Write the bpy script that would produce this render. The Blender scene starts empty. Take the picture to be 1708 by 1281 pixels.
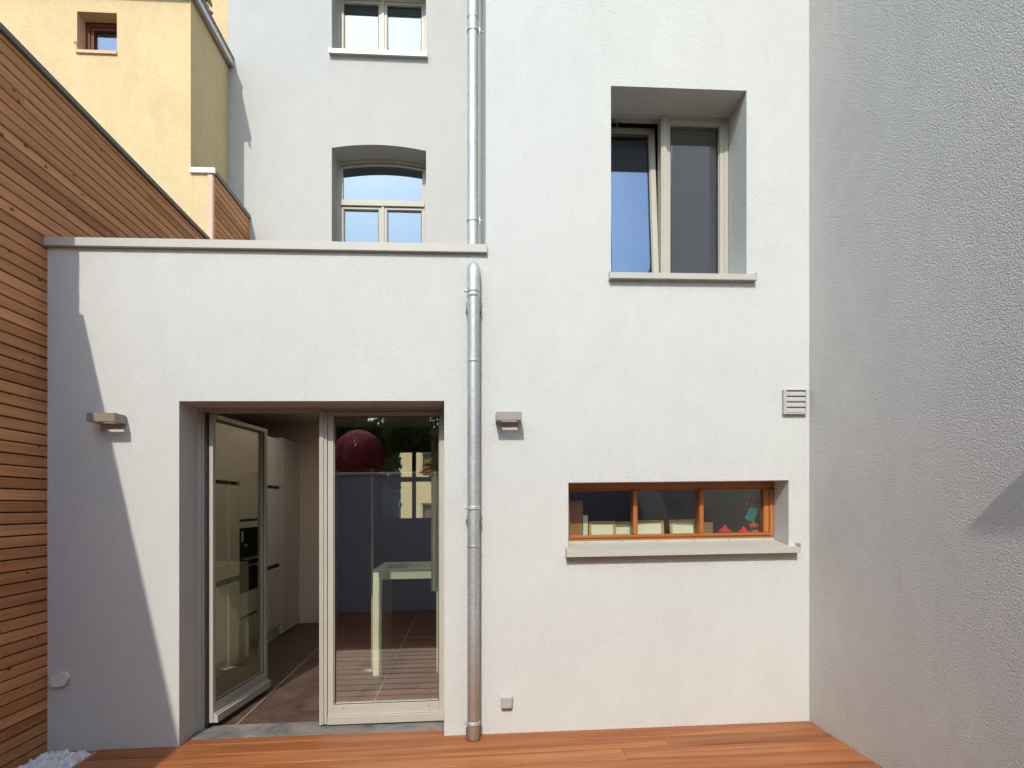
import bpy, bmesh, math, random
from mathutils import Vector, Matrix, Euler
random.seed(7)
R = math.radians
sc = bpy.context.scene
COL = sc.collection
K = 0.0138            # the whole plot falls by 1.4 % towards the left (drainage fall); built into every mesh

# ------------------------------------------------------------------ camera
cd = bpy.data.cameras.new('camera'); cam = bpy.data.objects.new('camera', cd); COL.objects.link(cam)
cd.sensor_fit = 'HORIZONTAL'; cd.sensor_width = 36; cd.lens = 985 / 1708 * 36
cd.shift_x = 0; cd.shift_y = 204.5 / 1708
cd.clip_start = 0.05; cd.clip_end = 3000
cam.location = (0, -4, 1.585); cam.rotation_euler = (R(90), 0, R(-4.0))
sc.camera = cam

# ------------------------------------------------------------------ light
SUN = Vector((0.19, 1.0, -0.88)).normalized()
sd = bpy.data.lights.new('sun', 'SUN'); sun = bpy.data.objects.new('sun', sd); COL.objects.link(sun)
sd.energy = 2.25; sd.angle = R(0.5); sd.color = (1.0, 0.94, 0.84)
sun.rotation_euler = SUN.to_track_quat('-Z', 'Y').to_euler(); sun.location = (-3, -12, 12)
w = bpy.data.worlds.new('World'); sc.world = w; w.use_nodes = True
nt = w.node_tree; nt.nodes.clear()
sky = nt.nodes.new('ShaderNodeTexSky'); sky.sky_type = 'NISHITA'; sky.sun_disc = False
sky.sun_elevation = math.asin(-SUN.z); sky.sun_rotation = R(190.8)
sky.air_density = 1.7; sky.dust_density = 2.6; sky.ozone_density = 7.0
bg = nt.nodes.new('ShaderNodeBackground'); bg.inputs['Strength'].default_value = 0.15
out = nt.nodes.new('ShaderNodeOutputWorld')
tn = nt.nodes.new('ShaderNodeMix'); tn.data_type = 'RGBA'; tn.blend_type = 'MULTIPLY'; tn.inputs[0].default_value = 1.0
tn.inputs[7].default_value = (0.97, 1.0, 1.04, 1)      # cooler white balance of the open sky
nt.links.new(sky.outputs[0], tn.inputs[6]); nt.links.new(tn.outputs[2], bg.inputs[0]); nt.links.new(bg.outputs[0], out.inputs[0])
vs = sc.view_settings; vs.view_transform = 'Standard'; vs.look = 'None'; vs.gamma = 1; vs.exposure = 0.42
sc.cycles.use_denoising = True; sc.cycles.caustics_reflective = False; sc.cycles.caustics_refractive = False
sc.cycles.sample_clamp_indirect = 2.5
sc.cycles.max_bounces = 10; sc.cycles.transparent_max_bounces = 24

# ------------------------------------------------------------------ materials
def rgb(r, g, b):
    f = lambda c: (c/255/12.92) if c/255 <= .04045 else ((c/255+.055)/1.055)**2.4
    return (f(r), f(g), f(b), 1)
class N:
    def __init__(s, name):
        s.m = bpy.data.materials.new(name); s.m.use_nodes = True; s.t = s.m.node_tree; s.t.nodes.clear()
        s.o = s.n('OutputMaterial')
    def n(s, k, **kw):
        x = s.t.nodes.new('ShaderNode' + k)
        for a, v in kw.items(): setattr(x, a, v)
        return x
    def l(s, a, b): s.t.links.new(a, b)
    def math(s, op, a, b=None, clamp=False):
        x = s.n('Math', operation=op, use_clamp=clamp)
        for i, v in enumerate((a, b)):
            if v is None: continue
            if isinstance(v, (int, float)): x.inputs[i].default_value = v
            else: s.l(v, x.inputs[i])
        return x.outputs[0]
    def mix(s, f, a, b, mode='MIX'):
        x = s.n('Mix', data_type='RGBA', blend_type=mode)
        for sock, v in ((x.inputs[0], f), (x.inputs[6], a), (x.inputs[7], b)):
            if isinstance(v, (int, float)): sock.default_value = v
            elif isinstance(v, tuple): sock.default_value = v
            else: s.l(v, sock)
        return x.outputs[2]
    def ramp(s, f, stops):
        x = s.n('ValToRGB'); cr = x.color_ramp
        while len(cr.elements) < len(stops): cr.elements.new(.5)
        for e, (p, c) in zip(cr.elements, stops):
            e.position = p; e.color = c if isinstance(c, tuple) else (c, c, c, 1)
        s.l(f, x.inputs[0]); return x.outputs[0]
    def coords(s, scale=(1, 1, 1), rnd=False):
        tc = s.n('TexCoord'); mp = s.n('Mapping'); mp.inputs['Scale'].default_value = scale
        v = tc.outputs['Object']
        if rnd:
            g = s.n('NewGeometry'); a = s.n('VectorMath', operation='SCALE'); a.inputs[0].default_value = (37.1, 53.7, 91.3)
            s.l(g.outputs['Random Per Island'], a.inputs['Scale'])
            b = s.n('VectorMath', operation='ADD'); s.l(v, b.inputs[0]); s.l(a.outputs[0], b.inputs[1]); v = b.outputs[0]
        s.l(v, mp.inputs[0]); return mp.outputs[0]
    def noise(s, v, scale, detail=4, rough=.55, dist=0):
        x = s.n('TexNoise'); x.inputs['Scale'].default_value = scale; x.inputs['Detail'].default_value = detail
        x.inputs['Roughness'].default_value = rough; x.inputs['Distortion'].default_value = dist
        s.l(v, x.inputs['Vector']); return x.outputs['Fac']
    def bsdf(s, col, rough=.6, metal=0, spec=.5, bump=None, bstr=.3, bdist=.01, coat=0):
        p = s.n('BsdfPrincipled')
        for k, v in (('Base Color', col), ('Roughness', rough), ('Metallic', metal)):
            if isinstance(v, (int, float, tuple)): p.inputs[k].default_value = v
            else: s.l(v, p.inputs[k])
        p.inputs['Specular IOR Level'].default_value = spec; p.inputs['Coat Weight'].default_value = coat
        if bump is not None:
            b = s.n('Bump'); b.inputs['Strength'].default_value = bstr; b.inputs['Distance'].default_value = bdist
            s.l(bump, b.inputs['Height']); s.l(b.outputs[0], p.inputs['Normal'])
        s.l(p.outputs[0], s.o.inputs[0]); return s.m

def stucco(name, col, bdist=.0045, fine=210, coarse=105, spread=.05, bstr=1.0, pebbly=0):
    s = N(name); v = s.coords()
    a = s.noise(v, fine, 3, .6); b = s.noise(v, coarse, 2, .5, .15); c = s.noise(v, .9, 5, .6)
    h = s.math('ADD', s.math('MULTIPLY', a, .6), b)
    if pebbly:
        vo = s.n('TexVoronoi'); vo.inputs['Scale'].default_value = pebbly; vo.inputs['Randomness'].default_value = 1.0
        wv = s.n('VectorMath', operation='ADD'); s.l(v, wv.inputs[0]); nn = s.n('TexNoise'); nn.inputs['Scale'].default_value = 60; s.l(v, nn.inputs['Vector'])
        sc2 = s.n('VectorMath', operation='SCALE'); sc2.inputs['Scale'].default_value = .012; s.l(nn.outputs['Color'], sc2.inputs[0]); s.l(sc2.outputs[0], wv.inputs[1])
        s.l(wv.outputs[0], vo.inputs['Vector'])
        h = s.math('ADD', s.math('MULTIPLY', h, .5), s.math('MULTIPLY', s.math('SUBTRACT', 1.0, vo.outputs['Distance']), .9))
    c2 = s.noise(s.coords((1, 1, .55)), 4.5, 4, .65, .8)
    d = s.mix(1.0, s.ramp(c, [(.3, 1 - spread), (.7, 1.0)]), s.ramp(c2, [(.32, 1 - spread * .8), (.62, 1.0)]), 'MULTIPLY')
    e = s.ramp(b, [(.32, .90), (.55, 1.0)])
    cc = s.mix(1.0, s.mix(1.0, col, d, 'MULTIPLY'), e, 'MULTIPLY')
    return s.bsdf(cc, .9, spec=.15, bump=h, bstr=bstr, bdist=bdist)
M = {}
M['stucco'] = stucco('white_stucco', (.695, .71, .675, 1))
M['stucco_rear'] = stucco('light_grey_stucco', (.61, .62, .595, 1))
M['stucco_rough'] = stucco('rough_grey_white_stucco', (.71, .70, .65, 1), bdist=.0055, fine=260, coarse=120, spread=.07, pebbly=125)
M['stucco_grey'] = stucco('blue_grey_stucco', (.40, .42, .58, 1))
M['yellow'] = stucco('yellow_render', (.79, .615, .35, 1), bdist=.003, fine=90, coarse=60, spread=.10)
M['beige'] = stucco('beige_render', (.85, .60, .38, 1), bdist=.002)
M['plaster'] = stucco('room_plaster', (.84, .74, .64, 1), bdist=.0005, spread=.02)
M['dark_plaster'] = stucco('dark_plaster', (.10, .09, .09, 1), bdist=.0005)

def paint(name, col, rough=.45, spec=.4, metal=0):
    s = N(name); v = s.coords(); n = s.noise(v, 6, 4); 
    c = s.mix(1.0, col, s.ramp(n, [(.25, .93), (.75, 1.0)]), 'MULTIPLY')
    r = s.math('ADD', s.math('MULTIPLY', s.noise(v, 18, 3), .15), rough - .07)
    return s.bsdf(c, r, metal=metal, spec=spec)
M['frame'] = paint('grey_beige_lacquer', (.50, .475, .40, 1), .4)
M['sheet'] = paint('grey_beige_sheet_metal', (.53, .52, .455, 1), .38)
M['sheet_dark'] = paint('dark_grey_sheet_metal', (.15, .145, .13, 1), .4)
M['sheet_brown'] = paint('bronze_lacquer', (.30, .24, .19, 1), .4)
M['lamp'] = paint('taupe_lamp_lacquer', (.36, .325, .285, 1), .4)
M['plastic'] = paint('pale_grey_plastic', (.50, .49, .46, 1), .4)
M['plastic_warm'] = paint('warm_grey_plastic', (.78, .76, .66, 1), .5)
M['rubber'] = paint('black_gasket', (.012, .012, .012, 1), .6)
M['white_lacquer'] = paint('white_cabinet_lacquer', (.84, .76, .67, 1), .42)
M['table'] = paint('pale_green_white_lacquer', (.84, .86, .72, 1), .3)
M['black_glass'] = paint('black_oven_glass', (.01, .009, .008, 1), .08, .6)
M['steel'] = paint('brushed_steel', (.6, .6, .6, 1), .3, metal=1)
M['white_sheet'] = paint('white_galvanised_sheet', (.75, .75, .76, 1), .4)
M['paper'] = paint('cream_paper', (.86, .83, .68, 1), .8, .1)
M['white_card'] = paint('white_card', (.75, .82, .74, 1), .8, .1)
M['teal'] = paint('teal_card', (.12, .80, .66, 1), .6, .2)
M['red'] = paint('red_lacquer', (.75, .03, .05, 1), .35)
M['orange'] = paint('orange_petals', (.85, .15, .03, 1), .6)
M['pink_flower'] = paint('pink_petals', (.55, .10, .13, 1), .7)
M['curtain'] = paint('grey_green_fabric', (.30, .29, .23, 1), .9, .1)
M['cardboard'] = paint('tan_board', (.42, .20, .07, 1), .75, .2)
M['brown_card'] = paint('brown_box_board', (.30, .16, .09, 1), .75, .2)
M['copper_lamp'] = paint('copper_sheet', (.55, .16, .06, 1), .3, metal=.6)
M['pole'] = paint('brass_pole', (.55, .45, .22, 1), .35)
M['shade_pink'] = paint('magenta_diffuser', (.45, .02, .12, 1), .4)

def wood(name, axis, c1, c2, c3, knots=True, rough=.6, across=60, along=1.3, knot_sc=(2.3, 13), bd=.0015, tint=.30, spec=.3):
    """boards running along axis 0 (x) or 1 (y); vertical/other direction carries the grain"""
    s = N(name); g = s.n('NewGeometry'); rnd = g.outputs['Random Per Island']
    sx = [across, across, across]; sx[axis] = along
    v = s.coords(tuple(sx), True)
    n = s.noise(v, 1.0, 6, .6, .9); n2 = s.noise(s.coords(tuple(q * .25 for q in sx), True), 1.0, 3, .5, 1.5)
    c = s.mix(s.ramp(n, [(.30, 0.0), (.70, 1.0)]), c1, c2)
    c = s.mix(s.math('MULTIPLY', s.ramp(n2, [(.42, 0.0), (.62, 1.0)]), .6), c, c3)
    c = s.mix(1.0, c, s.ramp(rnd, [(0, (1 - tint, 1 - tint * 1.05, 1 - tint * 1.1, 1)), (1, (1.0, 1.0, 1.0, 1))]), 'MULTIPLY')
    if knots:
        kv = [knot_sc[1]] * 3; kv[axis] = knot_sc[0]
        vo = s.n('TexVoronoi'); vo.inputs['Scale'].default_value = 1.0; s.l(s.coords(tuple(kv), True), vo.inputs['Vector'])
        d = s.math('ADD', vo.outputs['Distance'], s.math('MULTIPLY', s.noise(s.coords((40, 40, 40)), 1, 2), .06))
        k = s.ramp(d, [(.09, 1.0), (.17, 0.0)]); halo = s.ramp(d, [(.14, .6), (.42, 0.0)])
        sp = s.n('SeparateColor'); s.l(vo.outputs['Color'], sp.inputs[0])
        on = s.math('GREATER_THAN', sp.outputs[0], .60)
        c = s.mix(s.math('MULTIPLY', halo, on), c, (c3[0] * .75, c3[1] * .6, c3[2] * .5, 1))
        c = s.mix(s.math('MULTIPLY', k, on), c, (.07, .028, .012, 1))
    r = s.math('ADD', s.math('MULTIPLY', n, .2), rough - .1)
    return s.bsdf(c, r, spec=spec, bump=n, bstr=.5, bdist=bd)
M['clad'] = wood('larch_cladding', 1, (.72, .33, .135, 1), (.52, .21, .08, 1), (.82, .42, .19, 1), knot_sc=(6.5, 12), tint=.40, across=45, along=1.0)
M['deck'] = wood('hardwood_decking', 0, (.42, .145, .046, 1), (.27, .082, .028, 1), (.54, .235, .085, 1), knots=False, rough=.5, across=24, along=1.6, tint=.42)
M['win_wood'] = wood('orange_window_wood', 0, (.46, .165, .045, 1), (.33, .10, .025, 1), (.55, .23, .07, 1), knots=False, rough=.4, across=90, tint=.05)
M['win_wood_v'] = wood('orange_window_wood_upright', 2, (.46, .165, .045, 1), (.33, .10, .025, 1), (.55, .23, .07, 1), knots=False, rough=.4, across=90, tint=.05)
M['frame_wood'] = wood('oak_picture_frame', 0, (.66, .36, .11, 1), (.52, .26, .07, 1), (.72, .42, .15, 1), knots=False, across=90, tint=.1)
M['brown_wood'] = wood('dark_red_window_wood', 2, (.17, .06, .035, 1), (.11, .035, .02, 1), (.22, .09, .05, 1), knots=False, across=90, tint=.05)
M['batten'] = wood('pinkish_new_batten', 2, (.80, .50, .36, 1), (.66, .38, .26, 1), (.85, .6, .45, 1), knots=False, across=50, tint=.05)

def zinc(name, base, brown=False):
    s = N(name); v = s.coords()
    vo = s.n('TexVoronoi'); vo.inputs['Scale'].default_value = 95; s.l(v, vo.inputs['Vector'])
    sp = s.n('SeparateColor'); s.l(vo.outputs['Color'], sp.inputs[0])
    c = s.mix(s.math('MULTIPLY', sp.outputs[0], .55), base, tuple(x * .62 for x in base[:3]) + (1,))
    n = s.noise(s.coords((1, 1, .35)), 5, 5, .6)
    c = s.mix(s.ramp(n, [(.40, 0.0), (.70, .5)]), c, tuple(x * .55 for x in base[:3]) + (1,))
    if brown:
        sx = s.n('SeparateXYZ'); s.l(s.n('TexCoord').outputs['Object'], sx.inputs[0])
        hz = s.math('ADD', sx.outputs[2], s.math('MULTIPLY', n, .3))
        c = s.mix(s.ramp(hz, [(.45, .75), (1.15, 0.0)]), c, (.40, .30, .22, 1))     # weathered, rust-stained foot of the pipe
    r = s.math('ADD', s.math('MULTIPLY', sp.outputs[1], .15), .54)
    return s.bsdf(c, r, metal=.75, spec=.5)
M['zinc'] = zinc('galvanised_zinc', (.62, .66, .66, 1), True)
M['zinc_bright'] = zinc('bright_zinc', (.74, .77, .77, 1))

def tile():
    s = N('brown_stone_tile'); v = s.coords(rnd=True)
    n = s.noise(v, 5, 7, .7, .5); n2 = s.noise(v, 120, 2, .5)
    c = s.mix(s.ramp(n, [(.3, 0.0), (.7, 1.0)]), (.048, .030, .022, 1), (.16, .10, .074, 1))
    c = s.mix(s.ramp(n2, [(.58, 0.0), (.70, .5)]), c, (.38, .30, .25, 1))
    return s.bsdf(c, s.math('ADD', s.math('MULTIPLY', n, .3), .3), spec=.4, bump=n, bstr=.3, bdist=.002)
M['tile'] = tile()
def slabm():
    s = N('bluestone_slab'); v = s.coords(); n = s.noise(v, 4, 7, .7, 1.0); n2 = s.noise(v, 90, 2)
    c = s.mix(s.ramp(n, [(.35, 0.0), (.68, 1.0)]), (.10, .11, .115, 1), (.31, .28, .25, 1))
    c = s.mix(s.ramp(n2, [(.66, 0.0), (.76, .3)]), c, (.5, .46, .42, 1))
    return s.bsdf(c, .6, spec=.3, bump=n, bstr=.3, bdist=.003)
M['slab'] = slabm()
M['grout'] = paint('pale_grout', (.78, .64, .46, 1), .9, .1)
def pebble():
    s = N('white_pebbles'); g = s.n('NewGeometry'); v = s.coords()
    c = s.mix(g.outputs['Random Per Island'], (.74, .73, .71, 1), (.92, .91, .88, 1))
    c = s.mix(s.ramp(s.noise(v, 40, 4), [(.5, 0.0), (.8, .35)]), c, (.5, .48, .44, 1))
    return s.bsdf(c, .6, spec=.3, bump=s.noise(v, 120, 3), bstr=.3, bdist=.002)
M['pebble'] = pebble()
def groundm():
    s = N('lawn_and_soil'); v = s.coords(); n = s.noise(v, 3, 8, .7)
    return s.bsdf(s.mix(s.ramp(n, [(.4, 0.0), (.6, 1.0)]), (.05, .08, .02, 1), (.10, .085, .05, 1)), .95, spec=.1, bump=n, bdist=.03)
M['ground'] = groundm()
def leafm(name, a, b):
    s = N(name); g = s.n('NewGeometry')
    c = s.mix(g.outputs['Random Per Island'], a, b)
    d = s.n('BsdfDiffuse'); t = s.n('BsdfTranslucent'); m = s.n('MixShader'); m.inputs[0].default_value = .3
    s.l(c, d.inputs[0]); s.l(c, t.inputs[0]); s.l(d.outputs[0], m.inputs[1]); s.l(t.outputs[0], m.inputs[2]); s.l(m.outputs[0], s.o.inputs[0])
    return s.m
M['leaf'] = leafm('green_leaves', (.03, .06, .015, 1), (.08, .14, .03, 1))
M['bark'] = paint('bark', (.09, .065, .045, 1), .9, .1)
M['clay'] = paint('clay_roof_tile', (.50, .37, .22, 1), .8, .1)

def glass(name, f0, tint=(.93, .97, .93, 1), col=(1, 1, 1, 1)):
    s = N(name); lw = s.n('LayerWeight'); lw.inputs[0].default_value = .5
    p = s.math('POWER', lw.outputs['Facing'], 5.0)
    f = s.math('ADD', s.math('MULTIPLY', p, 1 - f0), f0, True)
    t = s.n('BsdfTransparent'); t.inputs[0].default_value = tint
    g = s.n('BsdfGlossy'); g.inputs['Roughness'].default_value = 0.0; g.inputs['Color'].default_value = col
    n = s.noise(s.coords(), 2.2, 1, .4); b = s.n('Bump'); b.inputs['Strength'].default_value = .06; b.inputs['Distance'].default_value = .01
    s.l(n, b.inputs['Height']); s.l(b.outputs[0], g.inputs['Normal'])
    m = s.n('MixShader'); s.l(f, m.inputs[0]); s.l(t.outputs[0], m.inputs[1]); s.l(g.outputs[0], m.inputs[2])
    s.l(m.outputs[0], s.o.inputs[0]); return s.m
M['glass_door'] = glass('door_glass', .18, (.93, .96, .89, 1), (.90, .93, 1, 1))
M['glass_leaf'] = glass('greenish_door_glass', .15, (.91, .94, .84, 1))
M['glass_low'] = glass('low_window_glass', .08)
M['glass_tower'] = glass('cool_tinted_reflection_glass', .21, (.85, .87, .84, 1), (.86, .88, 1, 1))  # cool tone of the mirrored surroundings put into the gloss colour
M['glass_tilt'] = glass('blue_tinted_reflection_glass', .24, (.7, .75, .75, 1), (.58, .76, 1, 1))  # blue of the mirrored sky put into the gloss colour
M['glass_sky'] = glass('sky_tinted_reflection_glass', .24, (.6, .65, .65, 1), (.64, .81, 1, 1))  # sky reflection made bluer by the gloss colour
def pinkm():
    s = N('pink_acrylic'); t = s.n('BsdfTransparent'); t.inputs[0].default_value = (.70, .25, .38, 1)
    p = s.n('BsdfPrincipled'); p.inputs['Base Color'].default_value = (.46, .05, .19, 1); p.inputs['Roughness'].default_value = .35
    m = s.n('MixShader'); m.inputs[0].default_value = .36; s.l(t.outputs[0], m.inputs[1]); s.l(p.outputs[0], m.inputs[2]); s.l(m.outputs[0], s.o.inputs[0]); return s.m
M['glass_pink'] = pinkm()
def milky():
    s = N('milky_acrylic'); t = s.n('BsdfTranslucent'); t.inputs[0].default_value = (1.0, .95, .88, 1); s.l(t.outputs[0], s.o.inputs[0]); return s.m
M['milky'] = milky()

# ------------------------------------------------------------------ mesh helpers
class MB:
    def __init__(s): s.v = []; s.f = []; s.sm = []
    def add(s, vs_, fs, smooth=False):
        o = len(s.v); s.v += [tuple(p) for p in vs_]
        for f in fs: s.f.append([o + i for i in f]); s.sm.append(smooth)
        return s
    def box(s, x0, x1, y0, y1, z0, z1, mat=None):
        p = [(x, y, z) for x in (x0, x1) for y in (y0, y1) for z in (z0, z1)]
        if mat: p = [tuple(mat @ Vector(q)) for q in p]
        return s.add(p, [(0, 1, 3, 2), (4, 6, 7, 5), (0, 4, 5, 1), (2, 3, 7, 6), (0, 2, 6, 4), (1, 5, 7, 3)])
    def prism(s, poly, axis, a, b, mat=None):
        """polygon in the plane across axis, extruded a..b. axis 'y': poly (x,z); 'x': poly (y,z); 'z': poly (x,y)"""
        def pt(q, t):
            r = {'y': (q[0], t, q[1]), 'x': (t, q[0], q[1]), 'z': (q[0], q[1], t)}[axis]
            return tuple(mat @ Vector(r)) if mat else r
        n = len(poly); p = [pt(q, a) for q in poly] + [pt(q, b) for q in poly]
        return s.add(p, [list(range(n))[::-1], list(range(n, 2 * n))] + [(i, (i + 1) % n, n + (i + 1) % n, n + i) for i in range(n)])
    def ring(s, x0, x1, z0, z1, y0, y1, l, r, t, b, mat=None):
        s.box(x0, x0 + l, y0, y1, z0, z1, mat); s.box(x1 - r, x1, y0, y1, z0, z1, mat)
        s.box(x0 + l, x1 - r, y0, y1, z1 - t, z1, mat)
        if b: s.box(x0 + l, x1 - r, y0, y1, z0, z0 + b, mat)
        return s
    def tube(s, pts, rad, n=24, cap=True, mat=None):
        pts = [Vector(p) for p in pts]; rads = rad if isinstance(rad, (list, tuple)) else [rad] * len(pts)
        rings = []; up = None
        for i, p in enumerate(pts):
            d = (pts[min(i + 1, len(pts) - 1)] - pts[max(i - 1, 0)]).normalized()
            if up is None: up = d.orthogonal().normalized()
            up = (up - d * up.dot(d)).normalized(); sd_ = d.cross(up)
            rings.append([p + (up * math.cos(2 * math.pi * k / n) + sd_ * math.sin(2 * math.pi * k / n)) * rads[i] for k in range(n)])
        vv = [q for r_ in rings for q in r_]; 
        if mat: vv = [mat @ q for q in vv]
        ff = [(i * n + k, i * n + (k + 1) % n, (i + 1) * n + (k + 1) % n, (i + 1) * n + k) for i in range(len(pts) - 1) for k in range(n)]
        s.add(vv, ff, True)
        if cap:
            s.add(vv[:n], [list(range(n))[::-1]]); s.add(vv[-n:], [list(range(n))])
        return s
    def lathe(s, prof, cx, cy, cz, n=32):
        vv = [(cx + r * math.cos(2 * math.pi * k / n), cy + r * math.sin(2 * math.pi * k / n), cz + z) for r, z in prof for k in range(n)]
        return s.add(vv, [(i * n + k, i * n + (k + 1) % n, (i + 1) * n + (k + 1) % n, (i + 1) * n + k) for i in range(len(prof) - 1) for k in range(n)], True)
    def build(s, name, mat, parent=None, loc=None, bevel=0, noshear=False):
        L = Vector(loc) if loc else Vector((0, 0, 0))
        base = Vector(parent['_o']) if parent is not None and '_o' in parent else L
        k = 0 if noshear else K
        me = bpy.data.meshes.new(name)
        me.from_pydata([(x - base.x, y - base.y, z - base.z + k * (x - base.x)) for x, y, z in s.v], [], s.f)
        me.materials.append(M[mat] if isinstance(mat, str) else mat)
        for p, q in zip(me.polygons, s.sm): p.use_smooth = q
        me.validate(); me.update()
        bm = bmesh.new(); bm.from_mesh(me); bmesh.ops.recalc_face_normals(bm, faces=bm.faces); bm.to_mesh(me); bm.free()
        o = bpy.data.objects.new(name, me); COL.objects.link(o)
        if parent is not None: o.parent = parent; o['_o'] = tuple(base)
        else: o.location = (L.x, L.y, L.z + K * L.x); o['_o'] = tuple(L)
        if bevel:
            b = o.modifiers.new('bevel', 'BEVEL'); b.width = bevel; b.segments = 2; b.limit_method = 'ANGLE'; b.harden_normals = False
        return o
def thing(name, label, cat, loc, group=None):
    o = bpy.data.objects.new(name, None); COL.objects.link(o); o.empty_display_size = .1
    o.location = (loc[0], loc[1], loc[2] + K * loc[0]); o['_o'] = tuple(map(float, loc))
    o['label'] = label; o['category'] = cat
    if group: o['group'] = group
    return o
def tag(o, label, cat, group=None):
    o['label'] = label; o['category'] = cat
    if group: o['group'] = group
    return o
def struct(o): o['kind'] = 'structure'; return o
def grid_wall(xs, zs, y0, y1, filled, mb=None):
    """wall in the xz plane from y0 (front) to y1, with openings where filled() says no; reveals included"""
    mb = mb or MB(); nx, nz = len(xs) - 1, len(zs) - 1
    F = [[filled((xs[i] + xs[i + 1]) / 2, (zs[j] + zs[j + 1]) / 2) for j in range(nz)] for i in range(nx)]
    g = lambda i, j: 0 <= i < nx and 0 <= j < nz and F[i][j]
    for i in range(nx):
        for j in range(nz):
            if not F[i][j]: continue
            a, b, c, d = xs[i], xs[i + 1], zs[j], zs[j + 1]
            mb.add([(a, y0, c), (b, y0, c), (b, y0, d), (a, y0, d)], [(0, 1, 2, 3)])
            mb.add([(a, y1, c), (b, y1, c), (b, y1, d), (a, y1, d)], [(3, 2, 1, 0)])
            if not g(i - 1, j): mb.add([(a, y0, c), (a, y0, d), (a, y1, d), (a, y1, c)], [(0, 1, 2, 3)])
            if not g(i + 1, j): mb.add([(b, y0, c), (b, y0, d), (b, y1, d), (b, y1, c)], [(3, 2, 1, 0)])
            if not g(i, j - 1): mb.add([(a, y0, c), (b, y0, c), (b, y1, c), (a, y1, c)], [(3, 2, 1, 0)])
            if not g(i, j + 1): mb.add([(a, y0, d), (b, y0, d), (b, y1, d), (a, y1, d)], [(0, 1, 2, 3)])
    return mb

FZ = .045                      # level of deck and floor
XL, XT, XR = -2.718, .102, 2.376

# ================================================================== THE HOUSE
house = thing('house', 'white rendered house with a low flat-roofed kitchen annex, a projecting wing and grey framed windows', 'house', (0, 0, 0))
DX0, DX1, DZ1 = -1.900, -.178, 2.300       # terrace door opening
TX0, TX1, TZ0, TZ1 = .961, 1.922, 3.150, 4.463
LX0, LX1, LZ0, LZ1 = .666, 2.227, 1.245, 1.740
def f_front(x, z):
    if x < XT and z > 3.292: return False
    if DX0 < x < DX1 and z < DZ1: return False
    if TX0 < x < TX1 and TZ0 < z < TZ1: return False
    if LX0 < x < LX1 and LZ0 < z < LZ1: return False
    return True
grid_wall([XL, DX0, DX1, XT, LX0, TX0, TX1, LX1, XR], [-.3, LZ0, LZ1, DZ1, TZ0, 3.292, TZ1, 9.8], 0, .36, f_front).build('front_wall', 'stucco', house)
# set-back wall of the main house, with two openings
W1 = (-1.705, -.554, 7.175, 8.21); W2 = (-1.707, -.551, 4.20, 6.078)
YR = 3.40
def f_back(x, z):
    for a, b, c, d in (W1, W2):
        if a < x < b and c < z < d: return False
    return True
bw = grid_wall([-2.937, W1[0], W1[1], XT], [3.10, W2[2], W2[3], W1[2], W1[3], 9.8], YR, YR + .42, f_back)
arc = lambda t: 6.021 + .057 * (1 - (2 * t - 1) ** 2) - .006 * t
for i in range(16):
    t0, t1 = i / 16, (i + 1) / 16; xa = W2[0] + (W2[1] - W2[0]) * t0; xb = W2[0] + (W2[1] - W2[0]) * t1
    bw.prism([(xa, arc(t0)), (xb, arc(t1)), (xb, W2[3]), (xa, W2[3])], 'y', YR, YR + .42)
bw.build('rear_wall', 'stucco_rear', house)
MB().box(XT, XT + .34, .362, YR - .002, 3.10, 9.8).build('wing_side_wall', 'stucco', house)
def slab_hole(x0, x1, y0, y1, z0, z1, a, b, c, d):
    return MB().box(x0, a, y0, y1, z0, z1).box(b, x1, y0, y1, z0, z1).box(a, b, y0, c, z0, z1).box(a, b, d, y1, z0, z1)
SK = (-2.22, -.60, .75, 3.15)                # opening for an added, unseen milky panel that brightens the room
slab_hole(-2.69, XT - .003, .362, YR - .002, 3.06, 3.20, *SK).build('annex_roof', 'sheet_dark', house)
MB().box(SK[0] - .05, SK[1] + .05, SK[2] - .05, SK[3] + .05, 3.31, 3.318).build('fill_light_panel', 'milky', house)  # invented panel, spreads soft daylight into the dim kitchen
slab_hole(SK[0] - .06, SK[1] + .06, SK[2] - .06, SK[3] + .06, 3.201, 3.309, *SK).build('fill_light_kerb', 'white_sheet', house)
cap = MB().box(-2.727, .110, -.032, .40, 3.293, 3.347)
cap.box(.105, .1085, -.036, .40, 3.288, 3.353)
cap.build('parapet_cap', 'sheet', house, bevel=.003)
MB().box(-2.94, XR - .003, YR + .003, 7.2, 9.803, 10.0).box(XT, XR - .003, 0, YR, 9.803, 10.0).build('main_roof', 'sheet_dark', house)
# interior shell
slab_hole(-2.90, 2.34, .362, 4.9, 2.74, 3.058, *SK).build('room_ceiling', 'plaster', house)
sh = MB().box(-3.1, -2.901, 0.3, 5.2, -.2, 3.09)                   # left
sh.build('room_side_wall', 'plaster', house)
AX0, AX1, AZ0, AZ1 = -1.33, -.30, 1.38, 2.44
def f_rb(x, z): return not (AX0 < x < AX1 and AZ0 < z < AZ1)
rb = grid_wall([-2.9, AX0, AX1, 2.34], [-.2, AZ0, AZ1, 2.738], 4.60, 4.95, f_rb)
for i in range(14):
    t0, t1 = i / 14, (i + 1) / 14; xa = AX0 + (AX1 - AX0) * t0; xb = AX0 + (AX1 - AX0) * t1
    a_ = lambda t: 2.27 + .17 * (1 - (2 * t - 1) ** 2)
    rb.prism([(xa, a_(t0)), (xb, a_(t1)), (xb, AZ1), (xa, AZ1)], 'y', 4.60, 4.95)
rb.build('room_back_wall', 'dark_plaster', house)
MB().box(-2.9, -1.88, 4.11, 4.59, .05, 2.735).build('kitchen_end_wall', 'plaster', house)
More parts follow.
